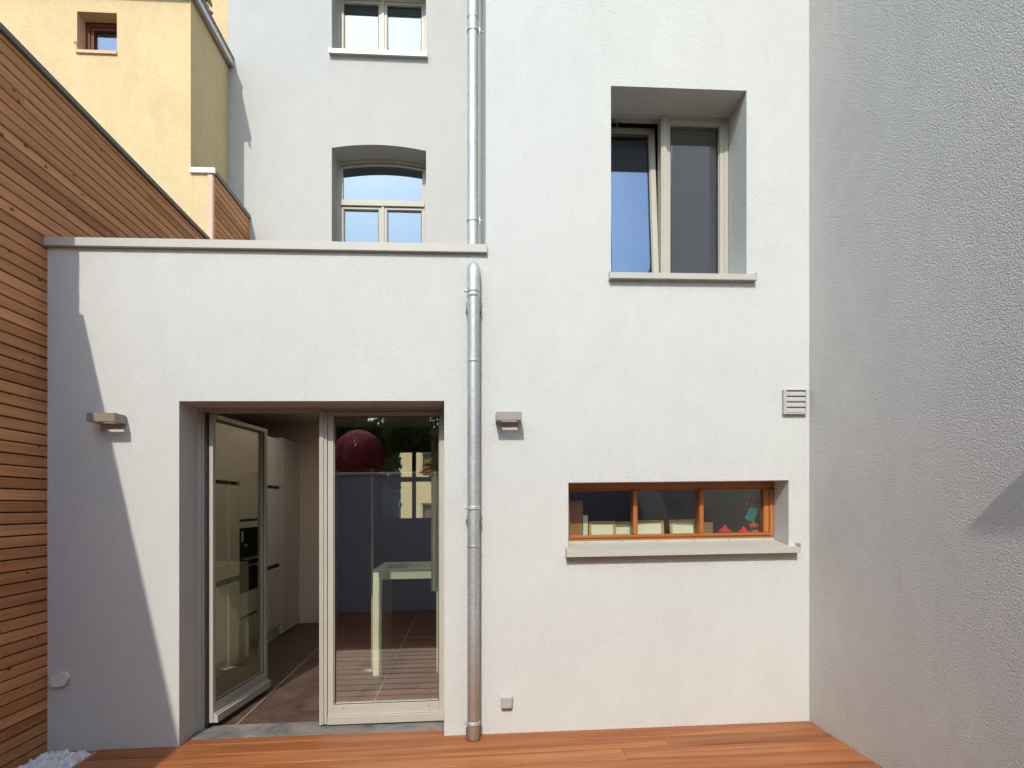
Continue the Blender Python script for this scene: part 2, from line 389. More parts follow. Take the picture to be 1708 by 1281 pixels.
MB().box(2.341, 2.372, .362, 7.2, -.2, 9.8).build('partition_wall', 'plaster', house)
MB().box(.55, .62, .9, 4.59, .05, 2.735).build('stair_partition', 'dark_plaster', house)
MB().box(-2.9, 2.34, YR + .43, 6.7, 3.0925, 3.2).build('upper_floor', 'dark_plaster', house)
MB().box(XT + .35, 2.34, .37, YR + .42, 3.0925, 3.14).build('wing_floor', 'dark_plaster', house)
MB().box(-2.9, XT - .01, YR + .43, 6.7, 6.60, 6.9).build('second_floor', 'dark_plaster', house)
MB().box(-2.9, 2.34, 6.71, 7.0, 3.1, 9.8).box(-2.93, -2.7, YR + .43, 6.7, 3.21, 9.8).build('upper_back_wall', 'dark_plaster', house)
# floor: grout bed and tiles
MB().box(-2.89, 2.33, .362, 4.59, -.2, FZ - .004).build('floor_bed', 'grout', house)
tl = MB(); J = .0045
xs_ = [-1.68 + .91 * i for i in range(-2, 6)]; ys_ = [.362] + [1.27 + .91 * i for i in range(0, 4)] + [4.59]
for i in range(len(xs_) - 1):
    for j in range(len(ys_) - 1):
        a, b = max(xs_[i], -2.89), min(xs_[i + 1], 2.33)
        if b - a > .02: tl.box(a + J, b - J, ys_[j] + J, ys_[j + 1] - J, FZ - .02, FZ)
tl.build('floor_tiles', 'tile', house)
MB().box(DX0 + .002, DX1 - .002, .112, .358, -.1, FZ + .003).build('door_threshold', 'slab', house, bevel=.002)

def glazing(x0, x1, z0, z1, y, mat, parent, name='pane', m=None):
    return MB().box(x0, x1, y, y + .006, z0, z1, m).build(name, mat, parent)
def sash_mesh(x0, x1, z0, z1, y, wl, wr, wt, wb, depth=.05, m=None):
    b = MB().ring(x0, x1, z0, z1, y, y + depth, wl, wr, wt, wb, m)
    q = .008                                   # glazing bead, set back
    b.ring(x0 + wl, x1 - wr, z0 + wb, z1 - wt, y + .012, y + depth, q, q, q, q, m)
    return b
def gasket(x0, x1, z0, z1, y, parent, m=None):
    q = .004
    return MB().ring(x0, x1, z0, z1, y, y + .004, q, q, q, q, m).build('gasket', 'rubber', parent)

# ---- terrace door
door = MB().ring(DX0 - .006, DX1 + .004, FZ + .004, DZ1 + .004, .262, .335, .030, .012, .022, 0)
door.ring(DX0 + .024, DX1 - .008, FZ + .004, DZ1 - .018, .275, .335, .012, .006, .010, 0)
door = door.build('terrace_door', 'frame', house, bevel=.002)
MB().box(-1.852, -1.840, .285, .345, FZ + .01, DZ1 - .03).build('door_seal', 'rubber', door)
# fixed/right leaf
LZ_, LT = .066, 2.270
b = sash_mesh(-1.012, -.188, LZ_ - .006, LT, .268, .040, .036, .026, .130)
b.box(-1.008, -.190, .238, .267, LZ_ - .006, .118); b.box(-1.008, -.190, .250, .267, .118, .128)
b.build('closed_leaf', 'frame', door, bevel=.003)
c = MB().box(-1.064, -1.034, .240, .300, LZ_ - .006, LT); c.box(-1.034, -1.0135, .252, .300, LZ_ - .006, LT - .003)
c.box(-1.0525, -1.0455, .236, .241, LZ_ - .004, LT - .004)
c.build('astragal', 'frame', door, bevel=.003)
glazing(-.972, -.224, .180, 2.244, .290, 'glass_door', door)
gasket(-.9655, -.2305, .2025 - .0115, 2.2365, .2765, door)
for xx in (-.90, -.30): MB().tube([(xx, .2672, .163), (xx, .2662, .163)], .004, 8).build('drain_hole', 'rubber', door)
# open leaf: local frame, hinge at x=0, exterior face towards -y, then swung inwards
hm = Matrix.Translation((-1.846, .302, 0)) @ Matrix.Rotation(R(83.3), 4, 'Z')
W_ = .838
b = sash_mesh(0, W_, .085, 2.262, -.034, .040, .048, .030, .130, .056, hm)
b.box(.004, W_ - .004, -.066, -.035, .085, .140, hm); b.box(.004, W_ - .004, -.052, -.035, .140, .150, hm)
b.build('open_leaf', 'frame', door, bevel=.003)
glazing(.040, W_ - .048, .215, 2.232, -.008, 'glass_leaf', door, m=hm)
gasket(.048, W_ - .056, .223, 2.224, -.0255, door, m=hm)
MB().box(W_ + .001, W_ + .004, -.016, -.004, .10, 2.25, hm).build('lock_rail', 'steel', door)
h = MB().box(W_ - .034, W_ - .012, .0225, .030, 1.02, 1.18, hm); h.box(W_ - .029, W_ - .017, .030, .062, 1.12, 1.135, hm); h.box(W_ - .12, W_ - .017, .055, .066, 1.12, 1.135, hm)
h.build('door_handle', 'steel', door, bevel=.002)
for zz in (.22, 1.15, 2.12): MB().tube([(-1.856, .310, zz), (-1.856, .310, zz + .09)], .009, 12).build('hinge', 'frame', door)

# ---- window of the projecting wing
YF = .287
win = MB().ring(TX0 - .05, TX1 - .004, TZ0 + .02, TZ1 + .006, YF, YF + .07, .095, .026, .026, .05)
win.box(1.4035, 1.4465, YF - .012, YF + .07, TZ0 + .05, TZ1 - .02); win.box(1.4175, 1.4325, YF - .018, YF - .012, TZ0 + .05, TZ1 - .02)
win.box(1.4465, 1.456, YF - .002, YF + .07, TZ0 + .05, TZ1 - .02)
win = win.build('wing_window', 'frame', house, bevel=.002)
win['label'] = 'tall two-leaf grey framed window, its left leaf tilted inwards'
sash_mesh(1.456, 1.894, TZ0 + .072, TZ1 - .02, YF + .008, .022, .036, .040, .060, .05).build('fixed_sash', 'frame', win, bevel=.002)
glazing(1.478, 1.858, TZ0 + .13, TZ1 - .055, YF + .032, 'glass_tower', win)
gasket(1.4865, 1.8495, TZ0 + .1405, TZ1 - .0685, YF + .017, win)
tm = Matrix.Translation((0, YF + .03, TZ0 + .075)) @ Matrix.Rotation(R(-5.4), 4, 'X')
sash_mesh(TX0 + .03, 1.400, 0, 1.232, -.012, .045, .042, .042, .060, .055, tm).build('tilted_sash', 'frame', win, bevel=.002)
glazing(TX0 + .07, 1.360, .055, 1.195, .012, 'glass_tilt', win, m=tm)
gasket(TX0 + .083, 1.350, .068, 1.182, -.0035, win, tm)
s_ = MB().tube([(1.02, .35, 4.405), (1.06, .315, 4.44), (1.11, .36, 4.40)], .005, 8)
s_.build('tilt_stay', 'sheet_dark', win)
sl = MB().box(.948, 1.973, -.042, .284, 3.129, 3.1485)
sl.box(.948, 1.973, -.045, -.040, 3.126, 3.166)
sl.box(.944, .952, -.047, .0, 3.124, 3.178); sl.box(1.969, 1.977, -.047, .0, 3.124, 3.178)
sl.box(.962, 1.921, -.039, .284, 3.1487, 3.162)
sl.build('window_sill', 'sheet', win, bevel=.0015)

# ---- low wide timber window
YL = .195
lw = MB(); x0, x1, z0, z1 = LX0 + .002, LX1 - .003, 1.328, LZ1 - .002
lw.box(x0, x1, YL, YL + .07, z1 - .042, z1); lw.box(x0, x1, YL + .012, YL + .07, z1 - .052, z1 - .042)
lw.box(x0, x1, YL, YL + .07, z0, z0 + .018); lw.box(x0, x0 + .0295, YL, YL + .07, z0 + .0182, z0 + .038); lw.box(x1 - .0295, x1, YL, YL + .07, z0 + .0182, z0 + .038); lw.box(x0 + .03, x1 - .03, YL - .010, YL + .07, z0 + .018, z0 + .038)
lw = lw.build('low_window', 'win_wood', house, bevel=.003)
lw['label'] = 'low wide orange timber window with three panes'
MB().box(x0, x0 + .040, YL + .001, YL + .069, z0 + .0385, z1 - .0525).build('jamb', 'win_wood_v', lw, bevel=.003)
up = MB().box(x1 - .032, x1, YL + .001, YL + .069, z0 + .0385, z1 - .0525); up.box(x1 - .072, x1 - .0325, YL + .010, YL + .069, z0 + .0385, z1 - .0525)
up.build('jamb', 'win_wood_v', lw, bevel=.003)
for xa in (1.172, 1.662): MB().box(xa, xa + .032, YL - .006, YL + .069, z0 + .0385, z1 - .0525).build('mullion', 'win_wood_v', lw, bevel=.006)
for xa, xb in ((x0 + .0405, 1.1715), (1.2045, 1.6615), (1.6945, x1 - .0725)):
    glazing(xa, xb, z0 + .039, z1 - .053, YL + .034, 'glass_low', lw)
sl = MB(); 
sl.add([(.651, -.062, 1.272), (2.271, -.062, 1.272), (2.271, .0, 1.284), (.651, .0, 1.284), (LX0 + .002, .0, 1.284), (LX1 - .002, .0, 1.284), (LX1 - .002, .185, 1.312), (LX0 + .002, .185, 1.312)],
       [(0, 1, 2, 3), (4, 5, 6, 7)])
sl.box(LX0 + .002, LX1 - .002, .186, .1935, 1.312, 1.3275)
sl.box(.649, 2.273, -.066, -.0625, 1.236, 1.2745); sl.box(.649, 2.273, -.062, -.001, 1.236, 1.2385)
sl.box(.645, .649, -.068, .0, 1.234, 1.299); sl.box(2.273, 2.277, -.068, .0, 1.234, 1.299)
sl.prism([(0, 1.285), (.185, 1.312), (.185, 1.327), (0, 1.299)], 'x', LX1 - .006, LX1 - .002)
sl.prism([(0, 1.285), (.185, 1.312), (.185, 1.327), (0, 1.299)], 'x', LX0 + .002, LX0 + .006)
sl.build('window_sill', 'sheet', lw)
for xx in (.83, 1.09, 1.35, 1.62, 1.88, 2.14): MB().tube([(xx, .1855, 1.320), (xx, .184, 1.320)], .004, 8).build('sill_screw', 'sheet_dark', lw)
MB().box(LX0 - .02, LX1 + .02, .262, .62, 1.25, 1.345).build('inner_sill', 'white_lacquer', lw)

# ---- the two windows of the set-back wall
YB = 3.70
def arch_ring(mb, x0, x1, z0, zs, rise, w, y0, y1, bot=True):
    n = 16; A = lambda t: zs + rise * (1 - (2 * t - 1) ** 2)
    mb.box(x0, x0 + w, y0, y1, z0, zs - w); mb.box(x1 - w, x1, y0, y1, z0, zs - w)
    for i in range(n):
        t0, t1 = i / n, (i + 1) / n; xa, xb = x0 + (x1 - x0) * t0, x0 + (x1 - x0) * t1
        mb.prism([(xa, A(t0) - w), (xb, A(t1) - w), (xb, A(t1)), (xa, A(t0))], 'y', y0, y1)
    if bot: mb.box(x0 + w, x1 - w, y0, y1, z0, z0 + w)
    return mb
MX0, MX1 = -1.146, -1.112
w2 = arch_ring(MB(), W2[0] - .001, W2[1] + .001, 4.22, 6.016, .058, .045, YB, YB + .08)
arch_ring(w2, W2[0] + .044, W2[1] - .044, 5.517, 5.966, .053, .029, YB + .014, YB + .08)
w2.box(W2[0] + .044, W2[1] - .044, YB - .016, YB + .08, 5.466, 5.515); w2.box(W2[0] + .044, W2[1] - .044, YB - .005, YB + .08, 5.515, 5.547)
w2.box(MX0, MX1, YB - .005, YB + .08, 4.26, 5.465)
w2 = w2.build('arched_window', 'frame', house, bevel=.002)
w2['label'] = 'window with a flat arched head and a transom above two leaves'
for a, b_ in ((W2[0] + .045, MX0 - .001), (MX1 + .001, W2[1] - .045)):
    sash_mesh(a, b_, 4.27, 5.457, YB + .008, .032, .032, .029, .04).build('sash', 'frame', w2, bevel=.002)
    glazing(a + .03, b_ - .03, 4.30, 5.43, YB + .036, 'glass_sky', w2)
    gasket(a + .042, b_ - .042, 4.32, 5.418, YB + .021, w2)
gp = [(W2[0] + .066, 5.53), (W2[1] - .066, 5.53)] + [(W2[1] - .066 - (W2[1] - W2[0] - .132) * t / 12, 5.945 + .05 * (1 - (2 * t / 12 - 1) ** 2)) for t in range(13)]
MB().prism(gp, 'y', YB + .036, YB + .042).build('pane', 'glass_sky', w2)
w1 = MB().ring(W1[0] - .001, W1[1] + .001, 7.195, 8.152, YB, YB + .08, .045, .045, .04, .04)
w1.box(MX0, MX1, YB - .005, YB + .08, 7.235, 8.11)
w1.box(W1[0] - .001, W1[1] + .001, YB - .02, YB + .08, 8.155, 8.208)
w1 = w1.build('upper_window', 'frame', house, bevel=.002)
w1['label'] = 'two-leaf window with a shiny sheet metal sill near the top edge'
for a, b_ in ((W1[0] + .045, MX0 - .001), (MX1 + .001, W1[1] - .045)):
    sash_mesh(a, b_, 7.24, 8.105, YB + .008, .032, .032, .029, .04).build('sash', 'frame', w1, bevel=.002)
    glazing(a + .03, b_ - .03, 7.27, 8.08, YB + .036, 'glass_sky', w1)
    gasket(a + .042, b_ - .042, 7.29, 8.068, YB + .021, w1)
sl = MB().box(-1.722, -.544, YR - .052, YR + .297, 7.170, 7.1735); sl.box(-1.722, -.544, YR - .057, YR - .0525, 7.151, 7.205)
sl.box(W1[0] + .001, W1[1] - .001, YR - .052, YR + .297, 7.1755, 7.197)
sl.box(-1.728, -1.7225, YR - .06, YR, 7.148, 7.222); sl.box(-.5435, -.538, YR - .06, YR, 7.148, 7.222)
sl.build('window_sill', 'white_sheet', w1)
# window in the back wall of the room
rw = MB().ring(AX0, AX1, AZ0, AZ1, 4.70, 4.76, .05, .05, .05, .05)
rw.box(-.855, -.800, 4.69, 4.76, AZ0 + .05, AZ1 - .05); rw.box(AX0 + .05, -.8555, 4.69, 4.76, 1.96, 2.03); rw.box(-.7995, AX1 - .05, 4.69, 4.76, 1.96, 2.03)
rw = rw.build('room_window', 'dark_plaster', house)
glazing(AX0 + .04, AX1 - .04, AZ0 + .04, AZ1 - .04, 4.735, 'glass_low', rw)

# ================================================================== DOWNPIPES
def clamp(cx, cy, z, r, parent, side=-1, wall=None):
    b = MB().lathe([(r + .001, -.012), (r + .005, -.011), (r + .005, -.004), (r + .003, 0), (r + .005, .004), (r + .005, .011), (r + .001, .012)], cx, cy, z, 32)
    b.box(cx + side * (r + .002), cx + side * (r + .020), cy - .006, cy + .006, z - .009, z + .009)
    b.tube([(cx + side * (r + .014), cy - .016, z), (cx + side * (r + .014), cy + .014, z)], .0055, 10)
    if wall == 'back': b.tube([(cx, cy + r, z), (cx, -.0, z)], .006, 10)
    if wall == 'side': b.tube([(cx + r, cy, z - .002), (XT + .001, cy, z - .002)], .004, 10); b.box(cx + r + .006, cx + r + .011, cy - .012, cy + .012, z - .03, z + .028)
    b.build('pipe_clamp', 'zinc_bright', parent)
dp = thing('downpipe', 'lower galvanised downpipe on the front wall, rust-stained at its foot in the deck', 'downpipe', (.018, -.078, 0))
r_ = .0400; cx, cy = .018, -.078
arcp = [(cx, cy, -.05), (cx, cy, 1.2), (cx, cy, 2.99)]
b = MB().tube(arcp, r_, 36)
b.build('lower_pipe', 'zinc', dp)
el = [(cx, cy, 3.0), (cx, cy, 3.10)] + [(cx, cy + .1 * (1 - math.cos(R(a))), 3.12 + .075 * math.sin(R(a))) for a in range(0, 91, 10)] + [(cx, .05, 3.195)]
b = MB().tube(el, r_ + .001, 36); b.lathe([(r_, -.0), (r_ + .0035, .002), (r_ + .0035, .02), (r_, .03)], cx, cy, 2.97)
b.build('pipe_elbow', 'zinc_bright', dp)
for zz in (1.325, 2.55): MB().lathe([(r_, -.012), (r_ + .0022, -.010), (r_ + .0022, .0), (r_, .012)], cx, cy, zz).build('pipe_joint', 'zinc', dp)
for zz in (3.015, 1.577, .154): clamp(cx, cy, zz, r_, dp, -1, 'back')
for zz in (2.905, 1.49, .085):
    b = MB().box(cx - r_ - .010, cx - r_ - .002, cy + .02, cy + .05, zz - .02, zz + .012); b.box(cx + r_ + .002, cx + r_ + .010, cy + .02, cy + .05, zz - .02, zz + .012)
    b.box(cx - r_ - .010, cx + r_ + .010, -.02, -.001, zz - .015, zz + .008).build('wall_plate', 'sheet_dark', dp)
up_ = thing('downpipe', 'upper galvanised downpipe standing behind the parapet beside the projecting wing', 'downpipe', (.018, .9, 3.2))
r2 = .0455; cx2, cy2 = .018, .90
MB().tube([(cx2, cy2, 3.205), (cx2, cy2, 4.6), (cx2, cy2, 5.66)], r2, 36).build('lower_pipe', 'zinc_bright', up_)
b = MB().tube([(cx2, cy2, 5.62), (cx2, cy2, 5.76), (cx2, cy2, 5.82), (cx2 + .015, cy2 + .01, 5.87), (cx2 + .04, cy2 + .05, 5.93), (cx2 + .03, cy2 + .25, 6.05), (cx2 + .02, cy2 + .4, 6.2), (cx2 + .02, cy2 + .45, 9.7)], r2 + .003, 36)
b.build('pipe_elbow', 'zinc_bright', up_)
for zz in (3.95, 5.52): clamp(cx2, cy2, zz, r2, up_, 1, 'side')

# ================================================================== THINGS ON THE FRONT WALL
def wall_lamp(x0, z0, label):
    t = thing('wall_lamp', label, 'wall lamp', (x0, 0, z0), 'flat box lamps on the front wall')
    w_, hh, d = .168, .055, .135
    b = MB().box(x0, x0 + .026, -d, -.006, z0, z0 + hh); b.box(x0 + w_ - .026, x0 + w_, -d, -.006, z0, z0 + hh)
    b.box(x0 + .026, x0 + w_ - .026, -d, -.116, z0, z0 + hh); b.box(x0 + .026, x0 + w_ - .026, -.037, -.006, z0, z0 + hh)
    b.build('lamp_housing', 'lamp', t, bevel=.0015)
    MB().box(x0 + .02, x0 + w_ - .02, -.0055, -.0005, z0 + .004, z0 + hh - .004).build('back_plate', 'sheet_brown', t)
    return t
la = wall_lamp(.167, 2.150, 'flat grey-brown box lamp right of the downpipe, fully in the sun')
lb = la.copy(); COL.objects.link(lb); lb.location = (-2.395, 0, 2.150 + K * -2.395)
lb['label'] = 'flat bronze box lamp left of the terrace door, on the edge of the shadow'
for ch in list(la.children):
    c_ = ch.copy(); COL.objects.link(c_); c_.parent = lb
    if c_.name.startswith('lamp_housing'):
        c_.data = ch.data.copy(); c_.data.materials[0] = M['sheet_brown']
vt = thing('vent_grille', 'square pale grey louvred vent cover beside the corner with the side wall', 'vent', (2.2, 0, 2.2))
vx0, vx1, vz0, vz1 = 2.177, 2.345, 2.200, 2.372
b = MB().ring(vx0, vx1, vz0, vz1, -.028, -.0005, .022, .010, .006, .010).box(vx0 + .02, vx1 - .008, -.006, -.001, vz0 + .01, vz1 - .01)
b.build('vent_frame', 'plastic', vt, bevel=.0015)
for i in range(4):
    za = vz0 + .012 + i * .0385
    MB().prism([(-.026, za), (-.027, za + .006), (-.024, za + .022), (-.014, za + .034), (-.008, za + .034), (-.008, za)], 'x', vx0 + .0225, vx1 - .0105).build('louvre', 'plastic', vt)
MB().tube([(vx0 + .04, -.0255, vz1 - .03), (vx0 + .04, -.029, vz1 - .03)], .0035, 8).build('screw', 'sheet_dark', vt)
so = thing('outlet_box', 'small square grey outlet box low on the sunlit wall right of the downpipe', 'outlet box', (.24, 0, .27))
b = MB().prism([(0, .224), (-.032, .224), (-.045, .300), (0, .318)], 'x', .203, .279); b.build('box_body', 'plastic', so, bevel=.004)
MB().prism([(-.035, .226), (-.040, .2255), (-.052, .300), (-.047, .302)], 'x', .207, .275).build('hinged_lid', 'plastic', so, bevel=.002)
hx = [(-2.715, .492), (-2.697, .545), (-2.650, .562), (-2.612, .560), (-2.593, .520), (-2.620, .472), (-2.660, .462), (-2.695, .466)]
so2 = thing('outlet_box', 'small pale many-sided outlet cover low in the shaded corner beside the wood cladding', 'outlet box', (-2.65, 0, .5))
MB().prism([(x + .022, z) for x, z in hx], 'y', -.030, -.0005).build('box_body', 'plastic_warm', so2, bevel=.005)

# ================================================================== TIMBER CLAD BOUNDARY WALL
def boards(mb, x0, x1, ya, yb, z0, z1, pitch=.0705, gap=.0085, joints=True, off=0):
    z = z0
    while z < z1 - .01:
        t = min(z + pitch - gap, z1); y = ya - (random.random() * 1.6 if joints else 0)
        while y < yb - .001:
            ln = random.uniform(1.6, 3.6) if joints else 99
            a, b_ = max(y, ya), min(y + ln, yb)
            if b_ - a > .03:
                q = .003; jx = random.uniform(-.0012, .0012)
                P_ = [(a + .0008, z), (b_ - .0008, z)]
                mb.prism([(x0, z), (x1 - q + jx, z), (x1 + jx, z + q), (x1 + jx, t - q), (x1 - q + jx, t), (x0, t)], 'y', a + .0008, b_ - .0008)
            y += ln
        z += pitch
    return mb
fw = thing('clad_wall', 'tall boundary wall clad in brown larch boards with a grey metal cap', 'wall', (-2.85, 0, 0))
MB().box(-2.93, -2.745, -1.03, 2.40, -.1, 4.372).box(-2.93, -2.745, -6.0, -1.0305, -.1, 3.752).build('wall_core', 'rubber', fw)
boards(MB(), -2.7445, XL, -1.03, 2.40, -.03, 4.370).build('cladding', 'clad', fw)
boards(MB(), -2.7445, XL, -6.0, -1.0325, -.03, 3.750).build('low_cladding', 'clad', fw)
MB().box(-2.955, -2.698, -1.050, 2.40, 4.374, 4.412).build('metal_cap', 'sheet_dark', fw, bevel=.003)
MB().box(-2.955, -2.698, -6.0, -1.0505, 3.754, 3.792).build('low_metal_cap', 'sheet_dark', fw, bevel=.003)
f2 = thing('clad_stub_wall', 'short higher wall piece with larch boards, pink corner batten and white end cap', 'wall', (-2.8, 2.9, 3.2))
MB().box(-2.935, -2.728, 2.412, YR - .002, 3.203, 5.120).build('wall_core', 'yellow', f2)
boards(MB(), -2.7275, -2.690, 2.445, YR - .002, 3.22, 5.118, pitch=.0705).build('cladding', 'clad', f2)
MB().box(-2.756, -2.704, 2.402, 2.4115, 3.20, 5.117).box(-2.7265, -2.698, 2.4125, 2.4445, 3.20, 5.117).build('corner_batten', 'batten', f2, bevel=.002)
MB().box(-2.928, -2.675, 2.418, YR - .002, 5.122, 5.172).build('metal_cap', 'sheet_dark', f2, bevel=.002)
MB().box(-2.930, -2.672, 2.385, 2.4175, 5.118, 5.174).build('cap_end', 'white_sheet', f2, bevel=.002)

# ================================================================== YELLOW HOUSE
yh = thing('yellow_house', 'yellow rendered neighbouring house with a small square window and a metal eave', 'house', (-4, 3, 0))
YX, YY = -2.937, 2.43; yw = (-4.076, -3.680, 6.368, 6.782)
def f_y(x, z): return not (yw[0] < x < yw[1] and yw[2] < z < yw[3])
grid_wall([-9, yw[0], yw[1], YX], [0, yw[2], yw[3], 6.965], YY, YY + .4, f_y).build('wall', 'yellow', yh)
MB().box(-9, YX - .001, YY + .401, YR + .02, 0, 6.960).build('side_wall', 'yellow', yh)
MB().box(-9, -2.939, YR + .003, 8, 5.0, 10.5).build('rear_wall', 'yellow', yh)
ywf = MB().ring(yw[0], yw[1], yw[2], yw[3], 2.565, 2.63, .046, .046, .046, .04).ring(yw[0] + .046, yw[1] - .046, yw[2] + .04, yw[3] - .046, 2.578, 2.63, .03, .03, .03, .03).build('window', 'brown_wood', yh, bevel=.002)
glazing(yw[0] + .066, yw[1] - .066, yw[2] + .06, yw[3] - .066, 2.60, 'glass_tilt', ywf)
MB().box(yw[0] - .004, yw[1] + .004, YY - .02, 2.564, yw[2] - .024, yw[2] + .008).build('window_sill', 'batten', ywf, bevel=.002)
MB().box(-9, -2.905, YY - .055, YR + .004, 6.970, 6.985).build('soffit', 'sheet_brown', yh)
MB().box(-2.904, -2.884, 2.30, YR + .03, 6.972, 7.072).build('fascia', 'white_sheet', yh, bevel=.002)
MB().box(-2.8835, -2.872, 2.29, YR + .032, 7.062, 7.088).box(-2.8835, -2.876, 2.29, YR + .032, 6.960, 6.972).build('gutter_edge', 'sheet_dark', yh)
MB().box(-9, -2.906, YY - .08, YR + .004, 6.987, 7.080).build('lean_to_roof', 'sheet_dark', yh)
rt = MB()
for k, (yy, xx, zz, a) in enumerate([(2.60, -2.98, 7.14, 10), (2.69, -2.97, 7.20, -15), (2.77, -2.965, 7.14, 25), (2.84, -2.96, 7.27, 5), (2.89, -2.97, 7.18, -20), (2.73, -2.97, 7.31, 30), (2.63, -2.98, 7.30, -10)]):
    m_ = Matrix.Translation((xx, yy, zz)) @ Euler((R(a), R(a * 1.5), R(a * 2))).to_matrix().to_4x4()
    rt.prism([(.06 * math.cos(R(q)), .06 * math.sin(R(q)) * 1.2) for q in range(0, 181, 30)] + [(-.04, 0), (0, .04), (.04, 0)], 'y', -.045, .045, m_)
rt.build('ridge_tiles', 'clay', yh)
MB().tube([(yw[0] - .005, YY - .001, 6.46), (yw[0] - .014, YY - .02, 6.455), (yw[0] - .010, YY - .02, 6.435), (yw[0] + .004, YY - .012, 6.435)], .0035, 6).build('wall_hook', 'sheet_dark', yh)

# ================================================================== SIDE WALL, GARDEN WALL, SHADOW CANOPY
rwall = grid_wall([-9, -2.2, .0], [-.3, 5.35, 9.8], 0, .35, lambda y, z: not (y < -2.2 and z > 5.35))
rwall.v = [(XR + y_, x_, z_) for x_, y_, z_ in rwall.v]          # turn the wall into the yz plane
rwall.v = [v for v in rwall.v]
rwall.box(XR + .001, XR + .35, .001, 6, -.3, 9.8)
tag(rwall.build('side_wall', 'stucco_rough', None, (XR, -2, 0)), 'high windowless grey-white side wall with coarse stucco on the right of the terrace', 'wall')
cn = thing('shadow_canopy', 'small flat canopy out of view, added to cast the shadow on the right side wall', 'canopy', (2.3, -3.6, 2.9))  # unseen, placed to throw the wedge of shadow on the side wall
MB().box(2.05, 2.3745, -4.2, -3.04, 2.940, 2.965).build('canopy_slab', 'sheet', cn, bevel=.003)
MB().box(2.34, 2.3745, -4.15, -3.09, 2.86, 2.939).build('wall_bracket', 'sheet_dark', cn)
gw = thing('garden_wall', 'grey rendered garden wall behind the terrace with a pale coping', 'wall', (0, -4.4, 0))
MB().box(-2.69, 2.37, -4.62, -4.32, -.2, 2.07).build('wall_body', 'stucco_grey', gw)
MB().box(-2.69, 2.37, -4.66, -4.28, 2.071, 2.11).build('coping', 'sheet', gw, bevel=.004)

# ================================================================== GROUND, DECK, GRAVEL
struct(MB().add([(-400, -400, -.12), (400, -400, -.12), (400, 400, -.12), (-400, 400, -.12)], [(0, 1, 2, 3)]).build('ground', 'ground', noshear=True))
dk = MB(); 
rows = [(.012, .108)] + [(-.157, .008)] + [(-.157 - .161 * (i + 1), -.157 - .161 * i - .013) for i in range(26)]
for k, (ya, yb) in enumerate(rows):
    xa0, xb0 = (DX0 + .003, DX1 - .003) if k == 0 else ((-2.69 if k == 1 and False else -2.392), XR - .004)
    if k == 1: yb = -.002
    x = xa0 - (random.random() * 2.0 if k > 1 else 0)
    while x < xb0:
        ln = random.uniform(3.2, 5.5) if k > 1 else 9
        a, b_ = max(x, xa0), min(x + ln, xb0)
        if b_ - a > .05:
            q = .003; dz = random.uniform(-.0008, .0008)
            dk.prism([(ya, FZ - .028), (ya, FZ - q + dz), (ya + q, FZ + dz), (yb - q, FZ + dz), (yb, FZ - q + dz), (yb, FZ - .028)], 'x', a + .001, b_ - .001)
        x += ln
dk.prism([(-.038, FZ - .028), (-.038, FZ - .004), (-.003, FZ - .004), (-.003, FZ - .028)], 'x', -2.70, -2.397)
struct(dk.build('deck', 'deck'))
sw = MB()
for ya, yb in rows[1:]:
    for i in range(10):
        for yy in (ya + .03, yb - .03):
            if yy > -.012: continue
            x_ = -2.2 + i * .5 + random.uniform(-.006, .006); y_ = yy + random.uniform(-.004, .004)
            if (x_ - .018) ** 2 + (y_ + .078) ** 2 < .004: continue
            sw.prism([(x_ + .0045 * math.cos(q * 1.047), y_ + .0045 * math.sin(q * 1.047)) for q in range(6)], 'z', FZ + .0008, FZ + .0016)
sw = sw.build('deck_screws', 'sheet_dark'); sw['kind'] = 'stuff'; sw['label'] = 'small dark screw heads in rows across the deck boards'
struct(MB().box(-2.396, XR - .002, -4.30, -.003, -.11, FZ - .032).build('deck_base', 'rubber'))
tag(MB().box(-2.3965, -2.3930, -4.28, -.039, -.08, FZ + .006).build('deck_edging', 'white_sheet', None, (-2.395, -2, 0)), 'thin pale metal edging strip between the white pebbles and the deck', 'edging')
hole = MB().lathe([(.0405, 0), (.0465, 0), (.0465, .0016), (.0405, .0016)], cx, cy, FZ + .001, 32)  # black ring drawn as the shadow gap round the pipe foot
hole.build('dark_gap_ring', 'rubber', dp)
gv = MB(); bm0 = bmesh.new(); bmesh.ops.create_icosphere(bm0, subdivisions=2, radius=1)
iv = [v.co.copy() for v in bm0.verts]; ifc = [[v.index for v in f.verts] for f in bm0.faces]; bm0.free()
for k in range(1500):
    near = k < 700
    y = random.uniform(-.62, -.055) if near else random.uniform(-4.2, -.62)
    x = random.uniform(-2.695, -2.415); zc = FZ - .035 + random.random() ** .6 * .040
    if near and k > 600: zc += .006
    e = Euler((random.random() * 6, random.random() * 6, random.random() * 6)).to_matrix()
    a, b_, c_ = random.uniform(.018, .033), random.uniform(.014, .024), random.uniform(.011, .017)
    ph = random.random() * 9
    gv.add([Vector((x, y, zc)) + e @ Vector((v.x * a * (1 + .12 * math.sin(3 * v.y + ph)), v.y * b_ * (1 + .12 * math.sin(4 * v.z + ph)), v.z * c_)) for v in iv], ifc, True)
g_ = gv.build('gravel', 'pebble'); g_['kind'] = 'stuff'; g_['label'] = 'white rounded pebbles in a strip along the clad wall'

